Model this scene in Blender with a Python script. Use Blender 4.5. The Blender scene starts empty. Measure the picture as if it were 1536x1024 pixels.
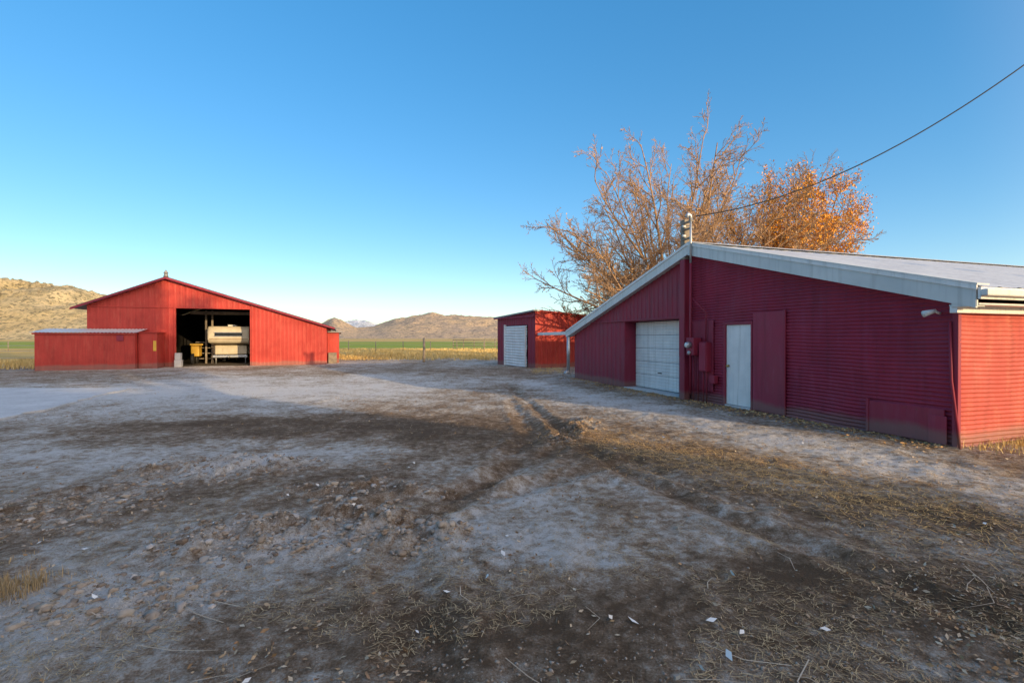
import bpy, math, random, bmesh
import numpy as np
from mathutils import Vector, Matrix
random.seed(7); rng=np.random.default_rng(7)
scene=bpy.context.scene
scene.view_settings.view_transform='Standard'
try: scene.view_settings.look='None'
except: pass
scene.view_settings.exposure=0
EYE=1.65; F=725.0
SUNEL=math.radians(9.5)

# ------------------------------------------------------------ noise
_tab=rng.random((4,256,256))
def vn(x,y,s=0):
    x=np.asarray(x,float); y=np.asarray(y,float)
    xi=np.floor(x).astype(int); yi=np.floor(y).astype(int)
    fx=x-xi; fy=y-yi; fx=fx*fx*(3-2*fx); fy=fy*fy*(3-2*fy)
    t=_tab[s%4]; a=xi&255; b=yi&255; c=(xi+1)&255; d=(yi+1)&255
    return (t[a,b]*(1-fx)+t[c,b]*fx)*(1-fy)+(t[a,d]*(1-fx)+t[c,d]*fx)*fy
def fbm(x,y,o=4,s=0):
    r=0; a=.5; tot=0
    for i in range(o):
        r=r+a*vn(x*2**i+13.7*i,y*2**i+7.1*i,s+i); tot+=a; a*=.5
    return r/tot
def sstep(a,b,x):
    t=np.clip((x-a)/(b-a),0,1); return t*t*(3-2*t)

# ------------------------------------------------------------ material helpers
def newmat(name):
    m=bpy.data.materials.new(name); m.use_nodes=True
    nt=m.node_tree; b=nt.nodes['Principled BSDF']
    return m,nt,b
def N(nt,t,**k):
    n=nt.nodes.new(t)
    for a,v in k.items(): setattr(n,a,v)
    return n
def ramp(nt,src,stops,interp='LINEAR'):
    r=N(nt,'ShaderNodeValToRGB'); r.color_ramp.interpolation=interp
    e=r.color_ramp.elements
    while len(e)<len(stops): e.new(.5)
    for i,(p,c) in enumerate(stops):
        e[i].position=p; e[i].color=(c[0],c[1],c[2],1) if hasattr(c,'__len__') else (c,c,c,1)
    nt.links.new(src,r.inputs[0]); return r.outputs[0]
def noise(nt,scale,detail=4,rough=.55,vec=None):
    n=N(nt,'ShaderNodeTexNoise'); n.inputs['Scale'].default_value=scale
    n.inputs['Detail'].default_value=detail; n.inputs['Roughness'].default_value=rough
    if vec is not None: nt.links.new(vec,n.inputs['Vector'])
    return n.outputs['Fac']
def mix(nt,fac,a,b,mode='MIX'):
    m=N(nt,'ShaderNodeMix',data_type='RGBA',blend_type=mode)
    for sock,v in ((m.inputs[0],fac),(m.inputs[6],a),(m.inputs[7],b)):
        if isinstance(v,(int,float)): sock.default_value=v
        elif isinstance(v,tuple): sock.default_value=(v[0],v[1],v[2],1)
        else: nt.links.new(v,sock)
    return m.outputs[2]
def math_(nt,op,a,b=0.0,clamp=False):
    m=N(nt,'ShaderNodeMath',operation=op); m.use_clamp=clamp
    for i,v in enumerate((a,b)):
        if isinstance(v,(int,float)): m.inputs[i].default_value=v
        else: nt.links.new(v,m.inputs[i])
    return m.outputs[0]
def objco(nt,scale=(1,1,1)):
    t=N(nt,'ShaderNodeTexCoord'); mp=N(nt,'ShaderNodeMapping')
    mp.inputs['Scale'].default_value=scale
    nt.links.new(t.outputs['Object'],mp.inputs[0]); return mp.outputs[0]
def bump(nt,b,h,strength=.3,dist=.02):
    n=N(nt,'ShaderNodeBump'); n.inputs['Strength'].default_value=strength
    n.inputs['Distance'].default_value=dist
    nt.links.new(h,n.inputs['Height']); nt.links.new(n.outputs[0],b.inputs['Normal'])
def simple(name,c1,c2=None,rough=.7,scale=3,metal=0,streak=None,bmp=0,bscale=40):
    m,nt,b=newmat(name); c2=c2 or tuple(x*.7 for x in c1)
    co=objco(nt); n1=noise(nt,scale,6,.6,co)
    col=mix(nt,ramp(nt,n1,[(.35,0),(.65,1)]),c1,c2)
    if streak:
        co2=objco(nt,(9,9,.5)); n2=noise(nt,1.2,5,.6,co2)
        col=mix(nt,ramp(nt,n2,[(.5,0),(.75,.7)]),col,streak)
    nt.links.new(col,b.inputs['Base Color']); b.inputs['Roughness'].default_value=rough
    b.inputs['Metallic'].default_value=metal
    if bmp: bump(nt,b,noise(nt,bscale,4,.6,co),bmp,.01)
    return m
def redpaint(name,c1,c2,rust=(.16,.05,.03),hstreak=False,rough=.6):
    m,nt,b=newmat(name)
    co=objco(nt); n1=noise(nt,.9,6,.6,co)
    col=mix(nt,ramp(nt,n1,[(.38,0),(.62,1)]),c1,c2)
    n2=noise(nt,1.0,5,.65,objco(nt,(7,7,.35)))
    col=mix(nt,ramp(nt,n2,[(.5,0),(.78,.65)]),col,tuple(x*.5 for x in c1))
    n4=noise(nt,2.0,5,.65,objco(nt,(3,3,.6)))
    col=mix(nt,ramp(nt,n4,[(.52,0),(.8,.5)]),col,(c1[0]*1.2,c1[1]*2.6+.02,c1[2]*2.2+.02))
    n3=noise(nt,14,5,.7,co)
    col=mix(nt,ramp(nt,n3,[(.62,0),(.72,.8)]),col,rust)
    sp=N(nt,'ShaderNodeSeparateXYZ'); nt.links.new(co,sp.inputs[0])
    hz=math_(nt,'ADD',sp.outputs[2],math_(nt,'MULTIPLY',n1,-.35))
    col=mix(nt,ramp(nt,hz,[(-0.0,.55),(.12,0)]),col,(.2,.15,.12))
    nt.links.new(col,b.inputs['Base Color'])
    nt.links.new(ramp(nt,n1,[(.3,rough-.08),(.7,rough+.15)]),b.inputs['Roughness'])
    bump(nt,b,noise(nt,30,4,.6,co),.12,.01)
    return m
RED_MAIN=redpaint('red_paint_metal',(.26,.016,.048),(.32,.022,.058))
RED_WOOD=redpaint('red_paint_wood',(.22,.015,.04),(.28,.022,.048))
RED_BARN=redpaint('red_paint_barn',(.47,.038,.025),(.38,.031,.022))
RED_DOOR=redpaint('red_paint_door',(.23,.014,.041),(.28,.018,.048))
WHITE=simple('white_paint',(.8,.8,.78),(.68,.69,.68),.5,2,streak=(.5,.5,.47))
FASCIA=simple('fascia_paint',(.64,.66,.64),(.54,.57,.56),.5,1.5,streak=(.42,.43,.41))
ROOF=simple('galvanised_roof',(.72,.72,.71),(.6,.6,.6),.45,1.2,.1,streak=(.45,.44,.42))
ROOFD=simple('weathered_roof',(.33,.33,.34),(.22,.21,.21),.5,2,.3)
GALV=simple('galvanised_metal',(.5,.52,.54),(.38,.4,.42),.4,6,.6)
WOODG=simple('weathered_wood',(.3,.25,.19),(.18,.15,.12),.85,5,bmp=.4)
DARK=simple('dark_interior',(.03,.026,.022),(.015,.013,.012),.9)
BLACK=simple('black_rubber',(.02,.02,.02),(.03,.03,.03),.6)
GLASSD=simple('dark_glass',(.03,.035,.04),(.02,.025,.03),.12)
CONC=simple('concrete',(.6,.59,.58),(.48,.47,.46),.85,1.5,bmp=.3,streak=(.36,.34,.31))
YEL=simple('yellow_paint',(.7,.42,.05),(.6,.35,.04),.5)
BEIGE=simple('camper_skin',(.58,.5,.36),(.48,.42,.3),.45,3)
TAN2=simple('camper_stripe',(.3,.2,.1),(.25,.16,.08),.5)
BLUEG=simple('blue_grey_trim',(.16,.24,.3),(.2,.28,.33),.6)

# ------------------------------------------------------------ mesh helpers
def mk(name,verts,faces,mat,smooth=False,parent=None):
    me=bpy.data.meshes.new(name); me.from_pydata([tuple(v) for v in verts],[],faces); me.update()
    o=bpy.data.objects.new(name,me); scene.collection.objects.link(o)
    if mat: me.materials.append(mat)
    if smooth: me.shade_smooth()
    if parent: o.parent=parent
    return o
def mknp(name,V,Fq,mat,smooth=False,parent=None):
    V=np.asarray(V,dtype=np.float32); Fq=np.asarray(Fq,dtype=np.int32)
    me=bpy.data.meshes.new(name); n,k=Fq.shape
    me.vertices.add(len(V)); me.vertices.foreach_set('co',V.ravel())
    me.loops.add(n*k); me.loops.foreach_set('vertex_index',Fq.ravel())
    me.polygons.add(n); me.polygons.foreach_set('loop_start',np.arange(0,n*k,k,dtype=np.int32))
    me.polygons.foreach_set('loop_total',np.full(n,k,dtype=np.int32))
    me.update(calc_edges=True); me.validate()
    o=bpy.data.objects.new(name,me); scene.collection.objects.link(o)
    if mat: me.materials.append(mat)
    if smooth: me.shade_smooth()
    if parent: o.parent=parent
    return o
def empty(name):
    e=bpy.data.objects.new(name,None); scene.collection.objects.link(e); e.empty_display_size=.3; return e
class Frame:
    def __init__(s,o,wd,nd): s.o=o; s.w=wd; s.n=nd
    def P(s,w,d,z): return (s.o[0]+s.w[0]*w+s.n[0]*d, s.o[1]+s.w[1]*w+s.n[1]*d, z)
def box(fr,name,w0,w1,d0,d1,z0,z1,mat,parent,bev=.008):
    v=[fr.P(w,d,z) for z in (z0,z1) for (w,d) in ((w0,d0),(w1,d0),(w1,d1),(w0,d1))]
    f=[(0,3,2,1),(4,5,6,7),(0,1,5,4),(1,2,6,5),(2,3,7,6),(3,0,4,7)]
    o=mk(name,v,f,mat,parent=parent)
    if bev:
        b=o.modifiers.new('b','BEVEL'); b.width=bev; b.segments=2; b.limit_method='ANGLE'
    return o
def prism(fr,name,prof,d0,d1,mat,parent):
    n=len(prof); v=[fr.P(w,d0,z) for w,z in prof]+[fr.P(w,d1,z) for w,z in prof]
    f=[tuple(range(n)),tuple(range(2*n-1,n-1,-1))]+[(i,i+n,(i+1)%n+n,(i+1)%n) for i in range(n)]
    return mk(name,v,f,mat,parent=parent)
def tube(name,pts,r,mat,parent=None,sides=10,r2=None):
    V=[];Fs=[]; n=len(pts); pts=[Vector(p) for p in pts]
    for i,p in enumerate(pts):
        t=(pts[min(i+1,n-1)]-pts[max(i-1,0)]).normalized()
        ref=Vector((0,0,1)) if abs(t.z)<.9 else Vector((1,0,0))
        a=t.cross(ref).normalized(); b=t.cross(a)
        rr=r if r2 is None else r+(r2-r)*i/(n-1)
        for k in range(sides):
            an=2*math.pi*k/sides; V.append(p+a*math.cos(an)*rr+b*math.sin(an)*rr)
    for i in range(n-1):
        for k in range(sides):
            Fs.append((i*sides+k,i*sides+(k+1)%sides,(i+1)*sides+(k+1)%sides,(i+1)*sides+k))
    Fs.append(tuple(range(sides-1,-1,-1))); Fs.append(tuple(range((n-1)*sides,n*sides)))
    return mk(name,V,Fs,mat,True,parent)
def wall(fr,name,w0,w1,d,z0,top,mode,mat,parent,pitch=.07,amp=.012,holes=(),brk=(),seed=0,along='w',sign=-1):
    T=top if callable(top) else (lambda w:top)
    zmax=max(T(w) for w in np.linspace(w0,w1,60))
    if mode=='v':
        ws=[];os=[]; w=w0
        while w<w1:
            for q,o in ((0,0),(.30,0),(.42,1),(.68,1),(.80,0)):
                if w+q*pitch<w1: ws.append(w+q*pitch); os.append(o)
            w+=pitch
        ws.append(w1); os.append(0)
        zs=[z0]; 
        while zs[-1]+.6<zmax: zs.append(zs[-1]+.6)
        zs.append(zmax)
    else:
        ws=list(np.arange(w0,w1,.35))+[w1]; os=[0]*len(ws)
        if mode=='h': zs=list(np.arange(z0,zmax,pitch/6))+[zmax]
        else: zs=list(np.arange(z0,zmax,.4))+[zmax]
    extra=list(brk); ez=[]
    for h in holes: extra+=[h[0],h[1]]; ez+=[h[2],h[3]]
    for e in extra:
        if w0<e<w1: ws.append(e); os.append(0)
    zs=sorted(set([round(z,5) for z in zs]+[round(z,5) for z in ez if z0<z<zmax]))
    pairs=sorted({round(a,5):b for a,b in zip(ws,os)}.items())
    ws=[p[0] for p in pairs]; os=[p[1] for p in pairs]
    V=[]; nz=len(zs)
    W=np.array(ws)[:,None]+0*np.array(zs)[None]; Z=0*W+np.array(zs)[None]
    dent=(fbm(W*1.3+seed*9,Z*2.5+3,3,seed)-.5)*(.07 if mode=='h' else .012)
    for i,w in enumerate(ws):
        t=T(w)
        for j,z in enumerate(zs):
            off=dent[i,j]
            if mode=='h': off+=amp*math.sin(2*math.pi*(z+.016*math.sin(w*1.3)+.007*math.sin(w*4.1+z*3))/pitch)+(.006 if int(w/2.4+int(z/1.1)*.5)%2 else 0)
            if mode=='v': off+=amp*os[i]
            zz=min(z,t)
            V.append(fr.P(w,d+sign*off,zz) if along=='w' else fr.P(d+sign*off,w,zz))
    Fs=[]
    for i in range(len(ws)-1):
        tm=max(T(ws[i]),T(ws[i+1])); wc=(ws[i]+ws[i+1])/2
        for j in range(nz-1):
            if zs[j]>=tm-1e-6: continue
            zc=(zs[j]+zs[j+1])/2
            if any(h[0]<wc<h[1] and h[2]<zc<h[3] for h in holes): continue
            Fs.append((i*nz+j,(i+1)*nz+j,(i+1)*nz+j+1,i*nz+j+1))
    return mk(name,V,Fs,mat,mode=='h',parent)
def roof(fr,name,wA,zA,wB,zB,d0,d1,mat,parent,pitch=.3,rib=.010,th=.04):
    ds=[];hs=[]; d=d0
    while d<d1-pitch:
        for q,h in ((0,1),(.10,1),(.16,0),(.5,0),(.84,0),(.94,1)):
            ds.append(d+q*pitch); hs.append(h)
        d+=pitch
    ds.append(d1); hs.append(0)
    n=len(ds); ns=9; V=[];Fs=[]
    for k in range(ns+1):
        t=k/ns; w=wA+(wB-wA)*t; z=zA+(zB-zA)*t
        for i,d in enumerate(ds):
            V.append(fr.P(w,d,z+hs[i]*rib+.006*float(vn(d*.6,t*5,1))))
    for k in range(ns):
        for i in range(n-1): Fs.append((k*n+i,k*n+i+1,(k+1)*n+i+1,(k+1)*n+i))
    o=mk(name,V,Fs,mat,False,parent)
    mk(name+'_deck',[fr.P(wA,d0,zA-.01),fr.P(wA,d1,zA-.01),fr.P(wB,d1,zB-.01),fr.P(wB,d0,zB-.01),
        fr.P(wA,d0,zA-th),fr.P(wA,d1,zA-th),fr.P(wB,d1,zB-th),fr.P(wB,d0,zB-th)],
       [(0,1,2,3),(7,6,5,4),(0,3,7,4),(1,5,6,2),(0,4,5,1),(3,2,6,7)],mat,False,parent)
    return o

# ------------------------------------------------------------ ground
def gp(px,py):  # surveyed ground point from bearing / depression
    Y=EYE*F/(py-507.); return ((px-768)/F*Y, Y)
def ell(x,y,c,rx,ry,ang=0,soft=.5):
    a=math.radians(ang); dx=x-c[0]; dy=y-c[1]
    u=(dx*math.cos(a)+dy*math.sin(a))/rx; v=(-dx*math.sin(a)+dy*math.cos(a))/ry
    return 1-sstep(1-soft,1+soft,np.sqrt(u*u+v*v))
def pathdist(x,y,pts):
    best=np.full(np.shape(x),1e9)
    for (ax,ay),(bx,by) in zip(pts[:-1],pts[1:]):
        dx,dy=bx-ax,by-ay; L=dx*dx+dy*dy
        t=np.clip(((x-ax)*dx+(y-ay)*dy)/L,0,1)
        best=np.minimum(best,np.hypot(x-ax-dx*t,y-ay-dy*t))
    return best
RUT1=[gp(640,1000),gp(600,850),gp(640,770),gp(740,715),gp(800,650),gp(770,600)]
RUT2=[gp(1120,760),gp(940,690),gp(800,730),gp(640,770)]
RUT3=[gp(560,760),gp(700,735),gp(820,680),gp(880,640)]
RUT4=[gp(1500,940),gp(1150,800),gp(960,720),gp(860,660),gp(800,610),gp(760,575)]
MOUND=[gp(835,668),gp(868,655),gp(880,632)]
TRACKR=[gp(790,572),gp(900,598),gp(1060,635),gp(1300,690),gp(1560,745)]
def clodmask(x,y):
    m=ell(x,y,gp(430,800),.95,.45,15)+ell(x,y,gp(600,800),.55,.3,-10)+.8*ell(x,y,gp(330,700),1.1,.6,0)+.6*ell(x,y,gp(100,760),.8,.7)
    m=m+.7*ell(x,y,gp(540,735),.8,.35)+.5*ell(x,y,gp(200,900),.5,.3)
    return np.clip(m,0,1)
def height(x,y):
    x=np.asarray(x,float); y=np.asarray(y,float)
    near=1-sstep(20,45,np.hypot(x,y))
    h=.05*(fbm(x*.25,y*.25,3,0)-.5)*near+.03*(fbm(x*1.1,y*1.1,3,1)-.5)*near
    h=h+.04*(fbm(x*5,y*5,3,2)-.5)*near*(.4+1.2*vn(x*.8,y*.8,3))
    cm=clodmask(x,y)
    h=h+cm*(.32*np.maximum(fbm(x*7,y*7,3,3)-.45,0)+.02)
    for R,wd in ((RUT1,.16),(RUT2,.14),(RUT3,.16),(RUT4,.13)):
        d=pathdist(x,y,R); h=h-.04*np.exp(-(d/wd)**2)*(0.5+1.0*vn(x*9,y*9,1))+.022*np.exp(-((d-wd*1.9)/.09)**2)*vn(x*5,y*5,0)*1.5
    d=pathdist(x,y,MOUND); h=h+.09*np.exp(-(d/.2)**2)*(.2+1.4*fbm(x*6,y*6,3,1))
    return h
def axis(a,b,step,grow,lim_lo,lim_hi):
    core=list(np.arange(a,b,step)); s=step; v=core[-1]; hi=[]
    while v<lim_hi: s*=grow; v+=s; hi.append(v)
    s=step; v=a; lo=[]
    while v>lim_lo: s*=grow; v-=s; lo.append(v)
    return np.array(lo[::-1]+core+hi)
xs=axis(-5.5,7,.04,1.035,-9000,9000)
ys=axis(1.2,8.5,.04,1.028,-400,12000)
X,Y=np.meshgrid(xs,ys,indexing='ij')
H=height(X,Y)
nx,ny=X.shape
V=np.stack([X,Y,H],-1).reshape(-1,3)
I=np.arange(nx*ny).reshape(nx,ny)
Q=np.stack([I[:-1,:-1],I[1:,:-1],I[1:,1:],I[:-1,1:]],-1).reshape(-1,4)
silt=.40+.6*(fbm(X*.35+5,Y*.35,4,2)-.5)+.35*(fbm(X*1.3,Y*1.3,4,0)-.5)
silt+=.42*np.exp(-(pathdist(X,Y,TRACKR)/1.0)**2)
silt+=.30*ell(X,Y,gp(760,760),1.3,.9,20,.8)+.28*ell(X,Y,gp(860,850),.8,.5,0,.8)
silt+=.30*ell(X,Y,gp(150,680),3.0,1.6)+.28*ell(X,Y,gp(250,600),6,3.2,15)+.34*ell(X,Y,gp(450,575),7,4.2,10)
silt+=.26*ell(X,Y,gp(250,830),1.1,.8)+.22*ell(X,Y,gp(60,930),.8,.5)
silt+=.25*ell(X,Y,gp(450,690),1.4,.7,30)+.08*sstep(12,18,Y)
neg=.5*ell(X,Y,gp(600,640),2.6,1.5,8,.8)+.35*ell(X,Y,gp(350,640),2.6,.8,0,.8)
neg+=.42*ell(X,Y,gp(1050,690),2.6,.75,-28,.8)+.45*ell(X,Y,gp(1350,770),1.5,.5,-20)
neg+=.4*ell(X,Y,gp(1150,880),1.5,.45)+.35*ell(X,Y,gp(650,950),1.5,.35)+.45*ell(X,Y,gp(420,790),.7,.25,10)
neg+=.35*ell(X,Y,gp(120,660),1.6,.8)+.35*ell(X,Y,gp(1400,900),1.2,.6)
silt-=.7*neg*(.35+1.3*fbm(X*.9,Y*.9,3,1))
for R in (RUT1,RUT3,RUT4): silt-=.16*np.exp(-(pathdist(X,Y,R)/.2)**2)*(.4+1.2*vn(X*2,Y*2,2))
edge=38+6*(fbm(X*.08,Y*.0+2,3,0)-.5)
field=sstep(-2,4,Y-edge); field=np.maximum(field,sstep(29,34,-X+2*(fbm(X*.2,Y*.2,3,1)-.5)*4))
field=np.maximum(field,.8*sstep(7.0,8.2,X)*sstep(6.2,7.0,Y-(X-7)*.3))
green=sstep(74,82,Y+4*fbm(X*.05,Y*.05,3,1))*(1-sstep(210,240,Y))*(.8+.5*(fbm(X*.03,Y*.05,3,2)-.3))
green=np.clip(green,0,1)
col=np.stack([np.clip(silt,0,1),np.clip(field,0,1),green,np.ones_like(silt)],-1).reshape(-1,4).astype(np.float32)

m,nt,b=newmat('dirt_yard')
at=N(nt,'ShaderNodeAttribute'); at.attribute_name='macro'
sep=N(nt,'ShaderNodeSeparateColor'); nt.links.new(at.outputs['Color'],sep.inputs[0])
co=objco(nt)
n1=noise(nt,1.6,8,.65,co); n2=noise(nt,9,8,.7,co); n3=noise(nt,70,5,.7,co)
f=math_(nt,'ADD',sep.outputs[0],math_(nt,'MULTIPLY',math_(nt,'SUBTRACT',n1,.5),1.4))
f=math_(nt,'ADD',f,math_(nt,'MULTIPLY',math_(nt,'SUBTRACT',n2,.5),1.9))
f=math_(nt,'ADD',f,math_(nt,'MULTIPLY',math_(nt,'SUBTRACT',n3,.5),1.1))
soil=ramp(nt,f,[(0,(.15,.10,.062)),(.3,(.28,.2,.135)),(.48,(.40,.32,.245)),(.68,(.55,.495,.43)),(.92,(.73,.70,.665))])
vo=N(nt,'ShaderNodeTexVoronoi'); vo.inputs['Scale'].default_value=38; nt.links.new(co,vo.inputs['Vector'])
peb=ramp(nt,vo.outputs['Distance'],[(.0,1),(.22,1),(.3,0)])
pm=math_(nt,'MULTIPLY',peb,ramp(nt,noise(nt,3,3,.6,co),[(.58,0),(.72,.5)]))
soil=mix(nt,pm,soil,mix(nt,noise(nt,25,2,.5,co),(.18,.135,.1),(.5,.45,.4)))
g1=noise(nt,.25,8,.7,objco(nt,(.35,1,1))); g2=noise(nt,3,6,.7,co)
straw=mix(nt,ramp(nt,g1,[(.35,0),(.65,1)]),(.48,.32,.1),(.72,.51,.2))
straw=mix(nt,ramp(nt,g2,[(.5,0),(.75,.7)]),straw,(.25,.16,.06))
grn=mix(nt,ramp(nt,g1,[(.35,0),(.65,1)]),(.2,.3,.04),(.34,.38,.07))
fld=mix(nt,sep.outputs[2],straw,grn)
ff=math_(nt,'ADD',sep.outputs[1],math_(nt,'MULTIPLY',math_(nt,'SUBTRACT',g2,.5),.8))
fm=ramp(nt,ff,[(.4,0),(.6,1)])
nt.links.new(mix(nt,fm,soil,fld),b.inputs['Base Color'])
b.inputs['Roughness'].default_value=.95; b.inputs['Specular IOR Level'].default_value=.12
hb=math_(nt,'ADD',math_(nt,'MULTIPLY',n2,.9),math_(nt,'MULTIPLY',n3,.45))
hb=math_(nt,'ADD',hb,math_(nt,'MULTIPLY',pm,.15))
bump(nt,b,hb,1.0,.08)
GROUND=m
g=mknp('ground',V,Q,GROUND,True)
ca=g.data.color_attributes.new('macro','FLOAT_COLOR','POINT'); ca.data.foreach_set('color',col.ravel())

# ------------------------------------------------------------ hills
def hills(name,prof,y0,y1,yr,mat,amp=.3,nt_=260,nr=46,seed=0,nsc=1.0):
    px=np.linspace(prof[0][0],prof[-1][0],nt_); t=(px-768)/F
    hp=np.interp(px,[p[0] for p in prof],[p[1] for p in prof])
    v=np.linspace(0,1,nr); yy=y0+(y1-y0)*v
    T_,YY=np.meshgrid(t,yy,indexing='ij'); HP=hp[:,None]+0*YY
    vr=(yr-y0)/(y1-y0)
    g_=np.where(v<vr,sstep(0,vr,v)**.8,1-.6*sstep(vr,1,v))[None]
    XX=T_*YY
    s_=nsc*9/(y1-y0)
    nse=fbm(XX*s_,YY*s_*.6,5,seed)-.5
    rid=1-np.abs(2*fbm(XX*s_*1.4+30,YY*s_*.5,4,seed+1)-1)
    Z=HP/F*yr*g_*(1+amp*nse+amp*.9*(rid-.85))-2*(v[None]<.01)+0
    Z=Z+HP/F*yr*.035*(fbm(XX*s_*9,YY*s_*9,3,2)-.5)
    Vh=np.stack([XX,YY,Z],-1).reshape(-1,3); I=np.arange(Vh.shape[0]).reshape(nt_,nr)
    Qh=np.stack([I[:-1,:-1],I[1:,:-1],I[1:,1:],I[:-1,1:]],-1).reshape(-1,4)
    return mknp(name,Vh,Qh,mat,True)
def hillmat(name,c1,c2,dark,sc,amt=.75):
    m,nt,b=newmat(name); co=objco(nt)
    n1=noise(nt,.006*sc,8,.65,co); n2=noise(nt,.035*sc,8,.75,co); n3=noise(nt,.13*sc,4,.7,co)
    c=mix(nt,ramp(nt,n1,[(.4,0),(.6,1)]),c1,c2)
    c=mix(nt,ramp(nt,n2,[(.48,0),(.6,amt)]),c,dark)
    c=mix(nt,ramp(nt,n3,[(.54,0),(.59,.85)]),c,tuple(x*.5 for x in dark))
    nt.links.new(c,b.inputs['Base Color']); b.inputs['Roughness'].default_value=1
    bump(nt,b,n2,1,14/sc); return m
HM1=hillmat('hill_near',(.66,.5,.25),(.78,.62,.35),(.31,.26,.14),1.6)
HM2=hillmat('hill_far',(.74,.53,.31),(.6,.45,.31),(.36,.29,.24),.8)
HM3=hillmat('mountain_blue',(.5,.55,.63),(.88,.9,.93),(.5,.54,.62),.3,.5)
hills('hill',[(-900,40),(-500,75),(-250,90),(-60,84),(0,86),(60,81),(110,76),(150,65),(210,40),(300,22),(380,6),(420,0)],480,1100,760,HM1,.3,400,70,seed=0,nsc=2.0)
hills('distant_hills',[(330,0),(430,14),(480,20),(500,33),(515,27),(535,16),(560,17),(590,27),(615,33),(650,36),(700,33),(745,29),(800,26),(900,14),(1100,18),(1400,12),(2200,22)],1200,2600,1900,HM2,.28,600,60,1,2.0)
hills('snowy_mountain',[(380,0),(450,18),(500,22),(530,26),(548,24),(575,16),(640,8),(700,0)],5200,8000,6500,HM3,.35,200,30,2,1.2)

# ------------------------------------------------------------ main red building
A=Frame((6.68,7.25),(-.308,.951),(.951,.308))
B=empty('red_farm_building')
RK,ZL,ZR,ZP=5.9,1.93,2.38,4.14
def topA(w):
    return (ZP+(ZR-ZP)*(RK-w)/(RK+.35) if w<RK else ZP+(ZL-ZP)*(w-RK)/(13.65-RK))-.06
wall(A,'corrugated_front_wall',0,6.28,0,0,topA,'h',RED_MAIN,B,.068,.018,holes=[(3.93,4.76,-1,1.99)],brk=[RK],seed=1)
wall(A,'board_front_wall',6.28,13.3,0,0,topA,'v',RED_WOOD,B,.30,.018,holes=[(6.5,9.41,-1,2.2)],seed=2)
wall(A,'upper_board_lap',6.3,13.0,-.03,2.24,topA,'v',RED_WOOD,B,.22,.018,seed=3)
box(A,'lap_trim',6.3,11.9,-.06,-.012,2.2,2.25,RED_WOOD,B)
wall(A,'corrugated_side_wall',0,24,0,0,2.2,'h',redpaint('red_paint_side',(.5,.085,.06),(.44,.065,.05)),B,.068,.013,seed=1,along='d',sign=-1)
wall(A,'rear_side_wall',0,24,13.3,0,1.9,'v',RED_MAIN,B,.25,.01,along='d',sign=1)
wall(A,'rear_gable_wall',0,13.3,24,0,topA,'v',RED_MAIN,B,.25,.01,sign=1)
box(A,'corner_trim',-.03,.05,-.035,.04,0,2.15,RED_DOOR,B)
tube('leaning_pipe',[A.P(-.10,-.10,-.02),A.P(.04,-.06,1.0),A.P(.07,-.055,1.9)],.02,RED_DOOR,B)
for nm,w0,w1 in (('recess_far_jamb',9.38,9.44),('recess_near_jamb',6.46,6.52)):
    box(A,nm,w0,w1,-.03,.5,0,2.2,RED_DOOR,B)
box(A,'recess_head',6.46,9.44,-.03,.5,2.19,2.26,RED_DOOR,B)
box(A,'recess_blank',6.52,6.6,.40,.46,0,2.2,RED_DOOR,B)
box(A,'recess_floor',6.5,9.4,-.05,.5,-.05,.03,CONC,B)
for i in range(5):
    z0=.05+i*.425
    o=box(A,'roller_door_panel_%d'%i,6.55,9.38,.40,.44,z0,z0+.417,WHITE,B,.012)
    for j in range(4):
        box(A,'roller_door_rib_%d_%d'%(i,j),6.57,9.36,.385,.405,z0+.05+j*.095,z0+.08+j*.095,WHITE,B,.008)
box(A,'roller_door_handle',7.9,8.1,.37,.39,.55,.58,BLACK,B)
box(A,'door_side_post',6.30,6.42,-.09,-.02,0,1.15,BLUEG,B)
box(A,'door_side_board',6.43,6.5,-.05,-.01,0,2.2,RED_WOOD,B)
box(A,'walk_door',3.95,4.74,-.005,.03,.06,1.965,WHITE,B)
box(A,'walk_door_jamb_a',4.74,4.82,-.045,.05,0,2.04,RED_DOOR,B)
box(A,'walk_door_jamb_b',3.90,3.95,-.045,.05,0,2.04,RED_DOOR,B)
box(A,'walk_door_head',3.95,4.74,-.045,.05,1.965,2.04,RED_DOOR,B)
box(A,'walk_door_sill',3.95,4.74,-.06,.05,0,.05,CONC,B)
tube('door_knob',[A.P(4.66,-.005,.98),A.P(4.66,-.05,.98),A.P(4.66,-.075,.98)],.028,simple('brass',(.6,.42,.15),rough=.3,metal=.8),B)
for k in (.35,1.0,1.7): box(A,'hinge_%d'%int(k*100),3.95,3.985,-.014,-.004,k,k+.09,GALV,B,0)
box(A,'siding_panel',3.04,3.88,-.05,-.03,.04,2.22,RED_MAIN,B)
box(A,'siding_panel_stile',3.0,3.06,-.065,-.028,.03,2.25,RED_DOOR,B)
box(A,'wall_patch',.14,1.28,-.045,-.02,.03,.56,RED_DOOR,B)
box(A,'wall_patch_edge',1.28,1.33,-.055,-.02,.02,.6,RED_DOOR,B)
box(A,'wall_patch_small',.1,.35,-.06,-.044,.02,.46,RED_MAIN,B)
box(A,'service_pole_lower',6.02,6.22,-.24,-.05,-.05,3.75,RED_DOOR,B,.02)
box(A,'service_pole_upper',6.03,6.21,-.235,-.055,3.75,4.82,WOODG,B,.02)
tube('service_conduit_red',[A.P(5.72,-.28,.2),A.P(5.72,-.28,3.6)],.028,RED_DOOR,B)
tube('service_conduit',[A.P(5.72,-.28,3.6),A.P(5.72,-.28,4.74)],.028,GALV,B)
tube('weatherhead',[A.P(5.72,-.28,4.72),A.P(5.72,-.3,4.83),A.P(5.70,-.38,4.86),A.P(5.69,-.44,4.78)],.05,GALV,B)
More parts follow.
